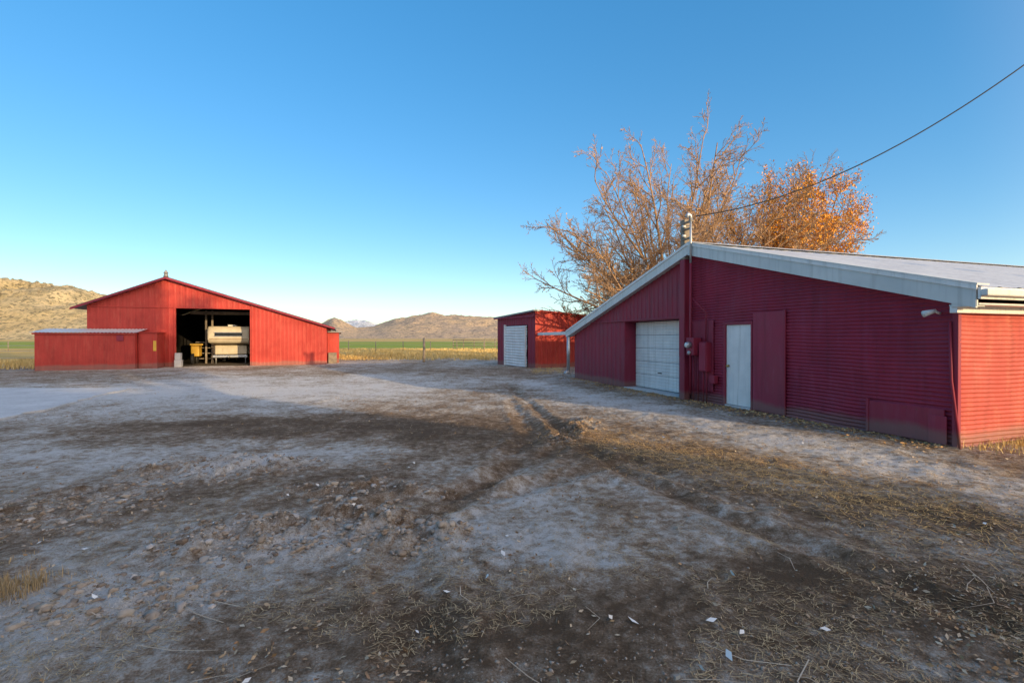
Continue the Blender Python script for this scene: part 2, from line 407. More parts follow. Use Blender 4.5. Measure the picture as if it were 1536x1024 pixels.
for z in (4.25,4.5,4.68): box(A,'mast_bracket_%d'%int(z*100),5.69,6.1,-.27,-.20,z,z+.05,WOODG,B)
for z in (4.35,4.6): tube('insulator_%d'%int(z*100),[A.P(5.95,-.27,z),A.P(5.95,-.36,z)],.03,WHITE,B)
box(A,'meter_box',5.55,5.85,-.32,-.06,1.2,1.66,RED_DOOR,B,.02)
tube('meter_glass',[A.P(5.70,-.32,1.47),A.P(5.70,-.40,1.47),A.P(5.70,-.43,1.47)],.085,GALV,B,20,.07)
tube('meter_dial',[A.P(5.70,-.43,1.47),A.P(5.70,-.437,1.47)],.06,WHITE,B,20)
tube('meter_small',[A.P(5.70,-.32,1.27),A.P(5.70,-.36,1.27)],.05,GALV,B,16)
box(A,'breaker_box',5.22,5.5,-.20,-.03,.8,1.55,RED_DOOR,B,.015)
box(A,'breaker_box_lid',5.24,5.48,-.215,-.20,.83,1.52,RED_MAIN,B,.005)
box(A,'junction_box',4.98,5.16,-.16,-.03,.52,.72,RED_DOOR,B,.015)
for w in (5.3,5.42,5.62,5.8): tube('conduit_%d'%int(w*100),[A.P(w,-.12,.0),A.P(w,-.12,1.25)],.022,RED_DOOR,B)
tube('conduit_up',[A.P(5.36,-.1,1.5),A.P(5.36,-.1,2.3),A.P(5.7,-.25,2.7)],.018,RED_DOOR,B)
box(A,'backboard',5.15,5.95,-.05,-.028,.3,2.1,RED_DOOR,B)
def rake(nm,wA,zA,wB,zB,h0,h1,d0,d1,mat,par,fr):
    prism(fr,nm,[(wA,zA),(wB,zB),(wB,zB-h1),(wA,zA-h0)],d0,d1,mat,par)
rake('rake_fascia_near',RK,ZP,-.35,ZR,.30,.30,-.24,-.20,FASCIA,B,A)
rake('rake_trim_near',RK,ZP+.025,-.37,ZR+.025,.07,.07,-.262,-.242,WHITE,B,A)
rake('rake_fascia_far',13.65,ZL,RK,ZP,.25,.28,-.24,-.20,FASCIA,B,A)
rake('rake_trim_far',13.65,ZL+.025,RK,ZP+.025,.06,.07,-.262,-.242,WHITE,B,A)
rake('rake_soffit_near',RK,ZP-.25,-.33,ZR-.25,.03,.03,-.20,0.0,FASCIA,B,A)
rake('rake_soffit_far',13.6,ZL-.2,RK,ZP-.22,.03,.03,-.20,0.0,FASCIA,B,A)
roof(A,'roof_near_slope',RK,ZP,-.36,ZR,-.18,24.3,ROOF,B,.45)
roof(A,'roof_far_slope',RK,ZP,13.66,ZL,-.18,24.3,ROOF,B,.45)
prism(A,'rake_cap',[(RK,ZP+.045),(-.38,ZR+.045),(-.38,ZR+.025),(RK,ZP+.025)],-.27,-.0,FASCIA,B)
prism(A,'ridge_cap',[(RK-.2,ZP),(RK,ZP+.065),(RK+.2,ZP),(RK,ZP+.03)],-.2,24.3,ROOF,B)
box(A,'eave_fascia',-.41,-.37,-.24,24.3,2.2,2.37,WHITE,B)
box(A,'eave_soffit',-.37,0.0,-.2,24.3,2.12,2.15,FASCIA,B)
box(A,'eave_frieze',-.12,-.02,-.22,24,2.02,2.12,WHITE,B)
box(A,'eave_gutter',-.50,-.41,-.26,24.3,2.24,2.34,FASCIA,B,.02)
box(A,'eave_return',-.36,-.05,-.235,-.2,2.1,2.2,FASCIA,B)
box(A,'rear_eave_fascia',13.66,13.7,-.24,24.3,1.75,1.93,FASCIA,B)
tube('flood_light_arm',[A.P(.22,-.02,2.03),A.P(.22,-.14,2.06)],.02,WHITE,B)
tube('flood_light_head',[A.P(.22,-.12,2.07),A.P(.30,-.26,2.02)],.028,WHITE,B,12,.05)

# ------------------------------------------------------------ barn
Cf=Frame((-23.2,26.4),(.942,.336),(-.336,.942))
Bn=empty('red_barn')
BW,BP,BZP,BZL,BZR=12.2,3.73,5.05,3.47,2.4
def topB(w):
    return (BZL+(BZP-BZL)*w/BP if w<BP else BZP+(BZR-BZP)*(w-BP)/(BW-BP))
OP=(4.13,7.98,-1,3.36)
wall(Cf,'front_wall',0,8.1,0,0,topB,'v',RED_BARN,Bn,.3,.008,holes=[OP],brk=[BP])
wall(Cf,'lean_to_front_wall',8.1,BW,-.06,0,topB,'v',RED_BARN,Bn,.22,.008)
box(Cf,'corner_post_mid',8.0,8.12,-.10,.04,0,3.7,RED_BARN,Bn)
box(Cf,'header_ledge',0,8.0,-.05,-.016,3.36,3.43,RED_BARN,Bn)
box(Cf,'door_jamb_l',4.05,4.13,-.05,.08,0,3.36,RED_BARN,Bn)
box(Cf,'door_jamb_r',7.92,7.99,-.05,.08,0,3.36,RED_BARN,Bn)
wall(Cf,'side_wall_right',0,16,BW,0,2.4,'v',RED_BARN,Bn,.3,.02,along='d',sign=1)
wall(Cf,'side_wall_left',0,16,0,0,3.4,'v',RED_BARN,Bn,.3,.02,along='d',sign=-1)
wall(Cf,'rear_wall',0,BW,16,0,topB,'v',RED_BARN,Bn,.3,.02,sign=1)
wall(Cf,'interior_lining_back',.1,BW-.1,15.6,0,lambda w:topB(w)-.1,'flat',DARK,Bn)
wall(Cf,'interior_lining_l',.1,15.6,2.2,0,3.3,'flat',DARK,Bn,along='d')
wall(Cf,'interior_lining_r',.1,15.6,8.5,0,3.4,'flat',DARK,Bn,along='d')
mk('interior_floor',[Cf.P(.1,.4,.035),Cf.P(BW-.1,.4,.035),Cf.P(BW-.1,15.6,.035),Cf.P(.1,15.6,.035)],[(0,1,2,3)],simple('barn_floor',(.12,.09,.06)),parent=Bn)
roof(Cf,'roof_left',BP,BZP+.07,-.6,BZL-.25+.07,-.35,16.3,ROOFD,Bn,.4)
roof(Cf,'roof_right',BP,BZP+.07,BW+.5,BZR-.157+.07,-.35,16.3,ROOFD,Bn,.4)
prism(Cf,'rake_board_l',[(BP,BZP+.05),(-.6,BZL-.2),(-.6,BZL-.3),(BP,BZP-.05)],-.39,-.355,RED_DOOR,Bn)
prism(Cf,'rake_board_r',[(BP,BZP+.05),(BW+.5,BZR-.1),(BW+.5,BZR-.2),(BP,BZP-.05)],-.39,-.355,RED_DOOR,Bn)
box(Cf,'lean_to_side_wall',BW+.03,BW+.75,1.6,13,0,2.0,RED_BARN,Bn)
box(Cf,'lean_to_side_roof',BW+.05,BW+.9,1.4,13.2,2.02,2.10,ROOFD,Bn)
box(Cf,'side_stack',BW+.1,BW+.6,.9,1.5,0,.7,WOODG,Bn)
tube('ridge_vent',[Cf.P(BP-.1,.1,BZP+.1),Cf.P(BP-.1,.1,BZP+.3)],.13,ROOFD,Bn,12,.08)
tube('ridge_vent_cap',[Cf.P(BP-.1,.1,BZP+.3),Cf.P(BP-.1,.1,BZP+.5)],.13,ROOFD,Bn,12,.02)
for w in (4.9,5.25): box(Cf,'interior_post_%d'%int(w*10),w,w+.1,3.0,3.1,0,3.4,WOODG,Bn)
box(Cf,'interior_beam',4.1,8,3.0,3.15,3.15,3.35,WOODG,Bn)
for i in range(4): box(Cf,'feed_panel_%d'%i,4.3,5.3,3.3,3.35,.3+i*.35,.36+i*.35,WOODG,Bn)
box(Cf,'block_stack_a',4.15,4.5,-.45,-.1,0,.42,CONC,Bn,.02)
box(Cf,'block_stack_b',4.17,4.46,-.43,-.12,.425,.8,CONC,Bn,.02)
box(Cf,'implement_body',4.3,4.75,2.2,2.9,.5,1.2,YEL,Bn,.06)
for k in (0,.9): tube('implement_wheel_%d'%int(k),[Cf.P(4.35,2.2+k,.35),Cf.P(4.5,2.2+k,.35)],.35,BLACK,Bn,18)
box(Cf,'implement_arm',4.3,5.0,2.0,2.1,1.2,1.3,YEL,Bn,.02)

Ce=empty('camper_trailer')
c0=5.35; cd=0.6
pr=[(1.0,1.35),(.85,1.55),(.85,2.15),(1.0,2.38),(6.3,2.42),(6.45,2.3),(6.45,.6),(2.3,.6),(2.3,1.22)]
pr=[(a+cd,b_) for a,b_ in pr]
n=len(pr)
v=[Cf.P(c0,d,z) for d,z in pr]+[Cf.P(c0+2.3,d,z) for d,z in pr]
f=[tuple(range(n)),tuple(range(2*n-1,n-1,-1))]+[(i,i+n,(i+1)%n+n,(i+1)%n) for i in range(n)]
o=mk('body',v,f,BEIGE,parent=Ce); bv=o.modifiers.new('b','BEVEL'); bv.width=.12; bv.segments=4; bv.limit_method='ANGLE'
def cb(nm,a,b_,d0,d1,z0,z1,mt,bev=.01): box(Cf,nm,c0+a,c0+b_,cd+d0,cd+d1,z0,z1,mt,Ce,bev)
cb('front_window',.4,1.9,.82,.86,1.78,1.98,GLASSD,.015)
cb('front_window_frame_top',.35,1.95,.80,.84,1.98,2.02,GALV)
cb('front_window_frame_bottom',.35,1.95,.80,.84,1.74,1.775,GALV)
cb('stripe',.12,2.2,.835,.86,1.58,1.62,TAN2,0)
cb('lower_front',.25,2.05,1.6,2.3,.62,1.2,BEIGE,.06)
cb('lower_panel',.7,1.55,1.57,1.61,.75,1.05,BEIGE,.01)
cb('bumper',.15,2.1,1.45,1.58,.42,.58,GALV,.03)
for w in (.2,1.85): 
    tube('wheel_%d'%int(w*10),[Cf.P(c0+w,4.2+cd,.37),Cf.P(c0+w+.22,4.2+cd,.37)],.35,BLACK,Ce,20)
    tube('hub_%d'%int(w*10),[Cf.P(c0+w-.01,4.2+cd,.37),Cf.P(c0+w+.23,4.2+cd,.37)],.16,GALV,Ce,14)
    tube('jack_%d'%int(w*10),[Cf.P(c0+w+.1,1.7+cd,.04),Cf.P(c0+w+.1,1.7+cd,.65)],.035,GALV,Ce)
tube('hitch',[Cf.P(c0+1.1,1.6+cd,.5),Cf.P(c0+1.1,1.0+cd,.48)],.05,GALV,Ce)
cb('roof_vent',.8,1.3,2.5,3.0,2.4,2.52,WHITE,.03)

# ------------------------------------------------------------ low red shed left
L=empty('low_red_shed')
wall(Cf,'front_wall',-1.52,2.7,-1.58,0,1.93,'v',RED_BARN,L,.45,.008)
wall(Cf,'left_wall',-1.58,-.1,-1.52,0,1.95,'v',RED_BARN,L,.45,.015,along='d',sign=-1)
wall(Cf,'right_wall',-1.58,-.1,2.7,0,1.93,'v',RED_BARN,L,.45,.015,along='d',sign=1)
V=[];Fs=[]
for i,w in enumerate(np.arange(-1.68,2.82,.04)):
    zz=.014*math.sin(2*math.pi*w/.16)
    V+= [Cf.P(w,-1.72,1.94+zz),Cf.P(w,-.1,2.16+zz)]
    if i: Fs.append((2*i-2,2*i,2*i+1,2*i-1))
mk('roof_sheet',V,Fs,ROOF,True,L)
box(Cf,'roof_edge',-1.6,2.75,-1.66,-1.60,1.84,1.92,RED_BARN,L)
box(Cf,'annex',2.74,3.6,-1.3,-.08,0,1.92,RED_BARN,L,.02)
box(Cf,'annex_top',2.72,3.66,-1.36,-.06,1.925,1.99,RED_BARN,L,.01)
box(Cf,'annex_door',2.84,3.4,-1.33,-1.302,.08,1.8,RED_BARN,L,.01)
box(Cf,'warning_label',3.43,3.57,-1.32,-1.302,.95,1.5,YEL,L,0)
box(Cf,'vent_plate',1.9,2.2,-1.62,-1.605,1.5,1.8,RED_WOOD,L,0)

# ------------------------------------------------------------ middle shed
D=Frame((1.28,26.6),(-.48,.877),(.877,.48))
S=empty('red_equipment_shed')
def topS(w): return 3.12-.05*w
wall(D,'front_wall',0,4.57,0,0,topS,'v',RED_WOOD,S,.28,.02,holes=[(.8,3.42,-1,2.4)])
wall(D,'side_wall',0,7,0,0,lambda d:3.12-.06*d,'v',RED_BARN,S,.3,.02,along='d',sign=-1)
wall(D,'far_side_wall',0,7,4.57,0,2.8,'v',RED_WOOD,S,.3,.02,along='d',sign=1)
wall(D,'back_wall',0,4.57,7,0,2.5,'v',RED_WOOD,S,.3,.02)
prism(D,'roof_slab',[(-.12,3.2),(4.75,2.95),(4.75,2.87),(-.12,3.12)],-.2,.2,ROOFD,S)
mk('roof_sheet',[D.P(-.12,.2,3.2),D.P(4.75,.2,2.95),D.P(4.75,7.2,2.5),D.P(-.12,7.2,2.78),D.P(-.12,.2,3.1),D.P(4.75,.2,2.85),D.P(4.75,7.2,2.4),D.P(-.12,7.2,2.68)],
   [(0,1,2,3),(7,6,5,4),(0,3,7,4),(1,5,6,2),(2,6,7,3)],RED_BARN,parent=S)
box(D,'front_fascia',-.1,4.7,-.215,-.19,2.82,2.9,RED_WOOD,S)
wall(D,'white_metal_door',.82,3.4,-.07,.03,2.36,'h',WHITE,S,.16,.02)
box(D,'door_frame_l',3.4,3.5,-.12,.02,0,2.45,WHITE,S)
box(D,'door_brace',.85,.93,-.16,-.10,.03,2.36,WHITE,S)
G=empty('pipe_gate_frame')
tube('post',[(2.62,22.5,-.05),(2.62,22.5,1.95)],.075,GALV,G,14)
tube('post_foot',[(2.45,22.35,-.03),(2.62,22.5,.12)],.11,GALV,G,12)
box(Frame((2.66,22.4),(-.27,.963),(.963,.27)),'beam',0,4.6,-.06,.06,1.80,1.95,WHITE,G,.01)

# ------------------------------------------------------------ concrete slab (worn irregular edge)
E=[(-12.3,15.6),(-10.2,9.7),(-17.5,8.6),(-21,15.9)]; sl=[]
for i in range(4):
    a,b_=E[i],E[(i+1)%4]
    for k in range(14):
        t=k/14; sl.append((a[0]+(b_[0]-a[0])*t+random.uniform(-.12,.12),a[1]+(b_[1]-a[1])*t+random.uniform(-.1,.1)))
v=[(x,y,.04) for x,y in sl]+[(x,y,-.1) for x,y in sl]; n=len(sl)
o=mk('concrete_slab',v,[tuple(range(n))[::-1]]+[(i,(i+1)%n,(i+1)%n+n,i+n) for i in range(n)],CONC)

# ------------------------------------------------------------ unseen house added behind the viewpoint, shaped to shadow the yard
Hh=empty('shadow_house')
HF=Frame((-24,-8),(1,0),(0,-1))
STUC=simple('house_siding',(.66,.6,.5),(.58,.53,.44),.8)
wall(HF,'front_wall',0,41.4,0,0,3.4,'flat',STUC,Hh,holes=[(x,x+1.4,.9,2.2) for x in (4,10,16,28,34)]+[(22,23,0,2.1)])
wall(HF,'rear_wall',0,41.4,8,0,3.4,'flat',STUC,Hh)
for w in (0,41.4):
    mk('end_wall_%d'%int(w),[HF.P(w,0,0),HF.P(w,8,0),HF.P(w,8,3.4),HF.P(w,4,6.1),HF.P(w,0,3.4)],[(0,1,2,3,4)],STUC,parent=Hh)
for x in (4,10,16,28,34):
    box(HF,'window_%d'%x,x,x+1.4,.04,.08,.9,2.2,GLASSD,Hh,0); box(HF,'window_sill_%d'%x,x-.05,x+1.45,-.06,.05,.82,.895,WHITE,Hh)
box(HF,'front_door',22,23,.05,.1,0,2.1,RED_DOOR,Hh)
for sgn,dA in ((0,-.5),(1,8.5)):
    mk('roof_%d'%sgn,[HF.P(-.5,dA,3.0),HF.P(41.6,dA,3.0),HF.P(41.6,4,6.3),HF.P(-.5,4,6.3),HF.P(-.5,dA,2.9),HF.P(41.6,dA,2.9),HF.P(41.6,4,6.2),HF.P(-.5,4,6.2)],
      [(0,1,2,3),(7,6,5,4),(0,4,5,1),(1,5,6,2),(0,3,7,4)],ROOFD,parent=Hh)

# ------------------------------------------------------------ trees
def rotdir(d,ang,az):
    a=d.orthogonal().normalized(); a=Matrix.Rotation(az,3,d)@a
    return (Matrix.Rotation(ang,3,a)@d).normalized()
def tree(name,loc,seed,trunk_h,limbs,limb_len,r0,cnt,mat_b,leafmat=None,nleaf=0,leafsz=.1,lean=.0,spread=(8,72),leafz=(0,99),up=.10,lratio=(.42,.42,.45),rmin=.007,jit=.8,limbr=(.38,.55),short=.2,pw=.8):
    R=random.Random(seed); V=[];Fq=[]; tips=[]
    def tb(pts,ra,rb,sides):
        n=len(pts); base=len(V)
        for i,p in enumerate(pts):
            t=(pts[min(i+1,n-1)]-pts[max(i-1,0)])
            t=t.normalized() if t.length>1e-6 else Vector((0,0,1))
            ref=Vector((0,0,1)) if abs(t.z)<.9 else Vector((1,0,0))
            a=t.cross(ref).normalized(); b=t.cross(a); rr=ra+(rb-ra)*i/(n-1)
            for k in range(sides):
                an=2*math.pi*k/sides; q=p+a*(math.cos(an)*rr)+b*(math.sin(an)*rr); V.append((q.x,q.y,q.z))
        for i in range(n-1):
            for k in range(sides):
                Fq.append((base+i*sides+k,base+i*sides+(k+1)%sides,base+(i+1)*sides+(k+1)%sides,base+(i+1)*sides+k))
    def grow(p,d,L,r,lev):
        n=(9,6,4,2)[lev]; pts=[p.copy()]; dirs=[d.copy()]
        for i in range(n):
            w=(.06,.14,.2,.22)[lev]
            d=(d+Vector((R.gauss(0,w),R.gauss(0,w),R.gauss(0,w)+up*(1,1.6,2,1)[lev]))).normalized()
            p=p+d*(L/n); pts.append(p.copy()); dirs.append(d.copy())
        tb(pts,r,max(r*.2,rmin),(6,4,3,3)[lev])
        if lev>=2: tips.extend(pts[1:])
        if lev==3: return
        k=cnt[lev]
        for c in range(k):
            fr=.12+.87*(c+R.random())/k; i=min(int(fr*n),n-1); q=pts[i].lerp(pts[i+1],fr*n-i)
            dd=rotdir(dirs[i],math.radians(R.uniform(22,55)),R.uniform(0,6.283))
            l=L*lratio[lev]*(1.15-.6*fr)*R.uniform(.7,1.25)
            grow(q,dd,l,max(r*(.5-.25*fr)*1.0,rmin*1.3),lev+1)
    base=Vector(loc); top=base+Vector((R.uniform(-.2,.2)+lean,R.uniform(-.2,.2),trunk_h))
    tb([base+Vector((0,0,-.2)),base.lerp(top,.1),base.lerp(top,.5)+Vector((.06,.04,0)),top],r0*1.25,r0*.85,10)
    for i in range(limbs):
        az=2*math.pi*(i*0.618+R.uniform(-.06,.06)); an=math.radians(spread[0]+(spread[1]-spread[0])*((i+.5)/limbs)**pw)
        d=Vector((math.sin(an)*math.cos(az),math.sin(an)*math.sin(az),math.cos(an)))
        grow(base.lerp(top,R.uniform(.7,1)),d,limb_len*R.uniform(.9,1.03)*(1-short*an),r0*R.uniform(*limbr),0)
    T=empty(name)
    mknp('branches',np.array(V),np.array(Fq),mat_b,True,T)
    if leafmat and nleaf:
        tt=[t for t in tips if leafz[0]<t.z+R.uniform(-1.5,1.5)<leafz[1]]
        P=np.array([tt[R.randrange(len(tt))] for _ in range(nleaf)])+rng.normal(0,leafsz*jit,(nleaf,3))
        leafquads('leaves',P,leafsz,leafmat,T)
    return T
def leafquads(name,P,size,mat,parent=None,flat=False):
    n=len(P); a=rng.normal(size=(n,3)); 
    if flat: a[:,2]*=.25
    a/=np.linalg.norm(a,axis=1)[:,None]
    b=rng.normal(size=(n,3)); 
    if flat: b[:,2]*=.25
    b-=a*(a*b).sum(1)[:,None]; b/=np.linalg.norm(b,axis=1)[:,None]
    c=np.cross(a,b); s=size*rng.uniform(.5,1.2,(n,1))
    v=np.stack([P-a*s, P+b*s*.45+c*s*.15, P+a*s*.9+c*s*.12, P-b*s*.45+c*s*.15],1).reshape(-1,3)
    q=np.arange(n*4).reshape(n,4); return mknp(name,v,q,mat,False,parent)
def leafmat(name,cols,tr=.25):
    m,nt,b=newmat(name); g_=N(nt,'ShaderNodeNewGeometry')
    c=ramp(nt,g_.outputs['Random Per Island'],[(i/(len(cols)-1),c) for i,c in enumerate(cols)])
    nt.links.new(c,b.inputs['Base Color']); b.inputs['Roughness'].default_value=.75
    return m
BARK=simple('tree_bark',(.46,.28,.15),(.33,.2,.11),.9,4)
BARK2=simple('tree_bark_dark',(.3,.2,.12),(.2,.13,.08),.9,4)
LF_O=leafmat('autumn_leaves',[(.7,.27,.02),(.85,.38,.03),(.52,.18,.02),(.8,.45,.06)])
LF_T=leafmat('dry_leaves',[(.5,.27,.1),(.62,.37,.15),(.5,.28,.1)])
tree('bare_cottonwood_tree',(8.9,26.5,0),19,2.4,48,10.3,.36,(14,9,5),BARK,LF_T,6000,.06,spread=(3,84),up=.02,lratio=(.30,.42,.42),rmin=.0078,limbr=(.20,.32),short=.13,pw=.62)
tree('orange_leaf_tree',(17.1,29.5,0),8,3.0,16,9.4,.22,(11,8,4),BARK2,LF_O,34000,.085,spread=(3,42),leafz=(3.8,10.4),up=.06,lratio=(.36,.45,.5),jit=2.0,limbr=(.28,.42))
tree('shade_tree',(19.0,-13.5,0),21,8.5,10,7.6,.3,(5,3,2),BARK2,LF_O,11000,.24,spread=(3,62),up=.03,jit=1.5)
tree('shade_tree',(14.5,-15.5,0),22,8.5,10,7.6,.3,(5,3,2),BARK2,LF_O,11000,.24,spread=(3,62),up=.03,jit=1.5)
tree('streak_shrub',(20.5,-8.6,0),23,.3,9,2.2,.06,(7,5,3),BARK2,LF_T,1500,.1,spread=(5,60))  # unseen shrub added to break low sunlight into streaks on the yard

# ------------------------------------------------------------ power line and pole
U=empty('utility_pole')
tube('pole',[(14.22,7.95,-.3),(14.22,7.95,11.6)],.15,WOODG,U,12,.11)
tube('crossarm',[(13.3,8.2,11.0),(15.1,7.7,11.0)],.06,WOODG,U,6)
wp=[]
for i in range(41):
    s_=1.3*i/40; wp.append((4.72+7.3*s_,12.45-3.46*s_,4.78+3.95*s_-.93*4*s_*(1-s_)))
tube('power_line',wp,.014,BLACK,None,6)

# ------------------------------------------------------------ fences / posts
P1=empty('fence_post')
tube('post_shaft',[(-6.02,33.0,-.2),(-6.0,33.0,1.0),(-6.01,33.0,1.62)],.09,WOODG,P1,10,.08)
tube('post_cap',[(-6.01,33.0,1.62),(-6.01,33.0,1.66)],.08,WOODG,P1,10,.05)
fe=empty('field_fence')
for i in range(34):
    x=-75+i*3.4
    tube('post_%d'%i,[(x,62+.05*x,-.1),(x+random.uniform(-.05,.05),62+.05*x,1.3+random.uniform(-.1,.1))],.05,WOODG,fe,6)
for z in (.4,.8,1.15): tube('wire_%d'%int(z*100),[(-75,62-3.75,z),(40,64,z)],.006,GALV,fe,4)
co_=empty('corral_fence')
for i in range(9):
    x=-9+i*1.6; tube('post_%d'%i,[(x,74,0),(x,74,1.5)],.07,WOODG,co_,6)
for z in (.5,.9,1.35): tube('rail_%d'%int(z*100),[(-9,73.9,z),(3.8,73.9,z+.05)],.05,WOODG,co_,6)
fl=empty('wire_fence')
for i,(x,y) in enumerate([(-29.6,27.5),(-26.6,28.6),(-32.5,26.6),(-36,25.5)]):
    tube('post_%d'%i,[(x,y,-.1),(x,y,1.35)],.055,WOODG,fl,8)
for z in (.5,.9,1.2): tube('wire_%d'%int(z*100),[(-36,25.5,z),(-24.5,29.4,z)],.008,GALV,fl,4)

# ------------------------------------------------------------ ground litter
def sample(n,ymin,ymax,spread=1.15,power=1.0):
    y=ymin*(ymax/ymin)**(rng.random(n)**power); x=rng.uniform(-spread,spread,n)*y
    return x,y
def onbuild(x,y):
    w=(x-6.68)*-.308+(y-7.25)*.951; d=(x-6.68)*.951+(y-7.25)*.308
    return (d>-.05)&(w>-.05)&(w<13.4)
def clumpy(x,y,sc,thr,seed=0):
    return fbm(x*sc,y*sc,3,seed)>thr
def ico(s):
    bm=bmesh.new(); bmesh.ops.create_icosphere(bm,subdivisions=s,radius=1); bm.verts.ensure_lookup_table()
    r=(np.array([v.co[:] for v in bm.verts]),np.array([[v.index for v in f.verts] for f in bm.faces])); bm.free(); return r
ICO1,ICO2=ico(1),ico(2)
def clods(name,x,y,smin,smax,mat,flat=.6,sink=.4,geo=ICO2):
    icv,icf=geo
    n=len(x); z=height(x,y); s_=smin*(smax/smin)**(rng.random(n)**2.2)
    sc=np.stack([s_*rng.uniform(.6,1.4,n),s_*rng.uniform(.6,1.4,n),s_*rng.uniform(flat*.7,flat*1.3,n)],-1)
    ang=rng.uniform(0,6.28,n); c,s__=np.cos(ang),np.sin(ang)
    ph=rng.uniform(0,50,(n,1))
    r=.4+1.15*vn(icv[None,:,0]*3.1+ph,icv[None,:,1]*3.1+icv[None,:,2]*2.9+ph*1.3,2)
    v=icv[None]*r[...,None]*sc[:,None]
    vx=v[...,0]*c[:,None]-v[...,1]*s__[:,None]; vy=v[...,0]*s__[:,None]+v[...,1]*c[:,None]
    v=np.stack([vx+x[:,None],vy+y[:,None],v[...,2]+(z+sc[:,2]*(1-2*sink)*.5)[:,None]],-1).reshape(-1,3)
    f=(icf[None]+(np.arange(n)*len(icv))[:,None,None]).reshape(-1,3)
    return mknp(name,v,f,mat,False)
litmat=leafmat
CL=litmat('clod_soil',[(.24,.18,.125),(.34,.28,.22),(.42,.37,.31),(.18,.13,.09),(.5,.46,.42)])
x,y=sample(130000,1.9,9,1.2); cm=clodmask(x,y); k=(rng.random(len(x))<cm*.34)
clods('dirt_clods',x[k],y[k],.006,.038,CL)
x,y=sample(40000,1.7,16,1.2); k=~onbuild(x,y)&(rng.random(len(x))<.7*sstep(.4,.75,fbm(x*.9,y*.9,3,0))); x,y=x[k],y[k]
clods('gravel',x,y,.003,.012,litmat('gravel_stone',[(.22,.17,.12),(.3,.24,.18),(.38,.32,.26),(.17,.12,.09)]),geo=ICO1)
x2=rng.normal(0,.14,520); t=rng.random(520); a_,b_=np.array(MOUND[0]),np.array(MOUND[2])
mx=a_[0]+(b_[0]-a_[0])*t+x2; my=a_[1]+(b_[1]-a_[1])*t+rng.normal(0,.12,520)
clods('dirt_mound_clods',mx,my,.008,.042,litmat('mound_soil',[(.18,.12,.08),(.25,.18,.12),(.31,.23,.16),(.14,.1,.065)]))
LL=litmat('litter_leaves',[(.42,.3,.17),(.28,.16,.08),(.55,.45,.32),(.38,.23,.1),(.2,.13,.08)])
x,y=sample(12000,1.7,16,1.2); k=~onbuild(x,y)&(clumpy(x,y,.8,.5,1)|(rng.random(len(x))<.1)); x,y=x[k],y[k]
leafquads('fallen_leaves',np.stack([x,y,height(x,y)+.012],-1),.021,LL,None,True)
t=rng.random(2600); w=t*13.3; dd=-np.abs(rng.normal(0,.35,2600))-.04
bx=6.68-.308*w+.951*dd; by=7.25+.951*w+.308*dd
leafquads('wall_base_leaves',np.stack([bx,by,height(bx,by)+.012],-1),.035,litmat('base_leaves',[(.55,.32,.12),(.4,.24,.1),(.62,.45,.22)]),None,True)
x,y=sample(46,2.1,8,1.0)
leafquads('paper_scraps',np.stack([x,y,height(x,y)+.02],-1),.035,litmat('paper',[(.85,.84,.8),(.7,.69,.66)]),None,True)
def straw(name,x,y,lmin,lmax,wd,mat,tilt=.12,z0=.006):
    n=len(x); z=height(x,y)+z0; L=rng.uniform(lmin,lmax,n); a=rng.uniform(0,6.28,n)
    d=np.stack([np.cos(a),np.sin(a),rng.normal(0,tilt,n)],-1)*L[:,None]/2; d[:,2]=np.abs(d[:,2])
    s_=np.stack([-np.sin(a),np.cos(a),0*a],-1)*wd; P=np.stack([x,y,z],-1)
    bend=np.stack([-np.sin(a),np.cos(a),0*a],-1)*(rng.normal(0,.12,n)*L)[:,None]
    up=np.array([0,0,wd])[None]
    v=np.stack([P-d*[1,1,0]-s_,P-d*[1,1,0]+s_,P+bend+s_+up,P+bend-s_+up,P+d+s_*.4,P+d-s_*.4],1).reshape(-1,3)
    b_=np.arange(n)[:,None]*6
    q=np.concatenate([b_+np.array([[0,1,2,3]]),b_+np.array([[3,2,4,5]])]); return mknp(name,v,q,mat)
ST=litmat('straw',[(.5,.35,.17),(.66,.48,.26),(.38,.25,.12),(.3,.2,.1)])
x,y=sample(38000,1.6,12,1.2); k=~onbuild(x,y)&(clumpy(x,y,1.3,.5,2)); x,y=x[k],y[k]
straw('straw_litter',x,y,.02,.10,.0014,ST)
n=7500; t=rng.random(n)
xx=np.interp(t,[0,1],[gp(880,650)[0],gp(1560,800)[0]])+rng.normal(0,.6,n); yy=np.interp(t,[0,1],[gp(880,650)[1],gp(1560,800)[1]])+rng.normal(0,.45,n)
straw('straw_drift',xx,yy,.03,.14,.002,litmat('straw_gold',[(.75,.41,.12),(.85,.54,.2),(.6,.31,.09)]),.25)
x,y=sample(60,1.9,7,1.1); straw('dry_twigs',x,y,.15,.5,.003,litmat('twig',[(.4,.3,.2),(.55,.45,.33)]),.05,.012)
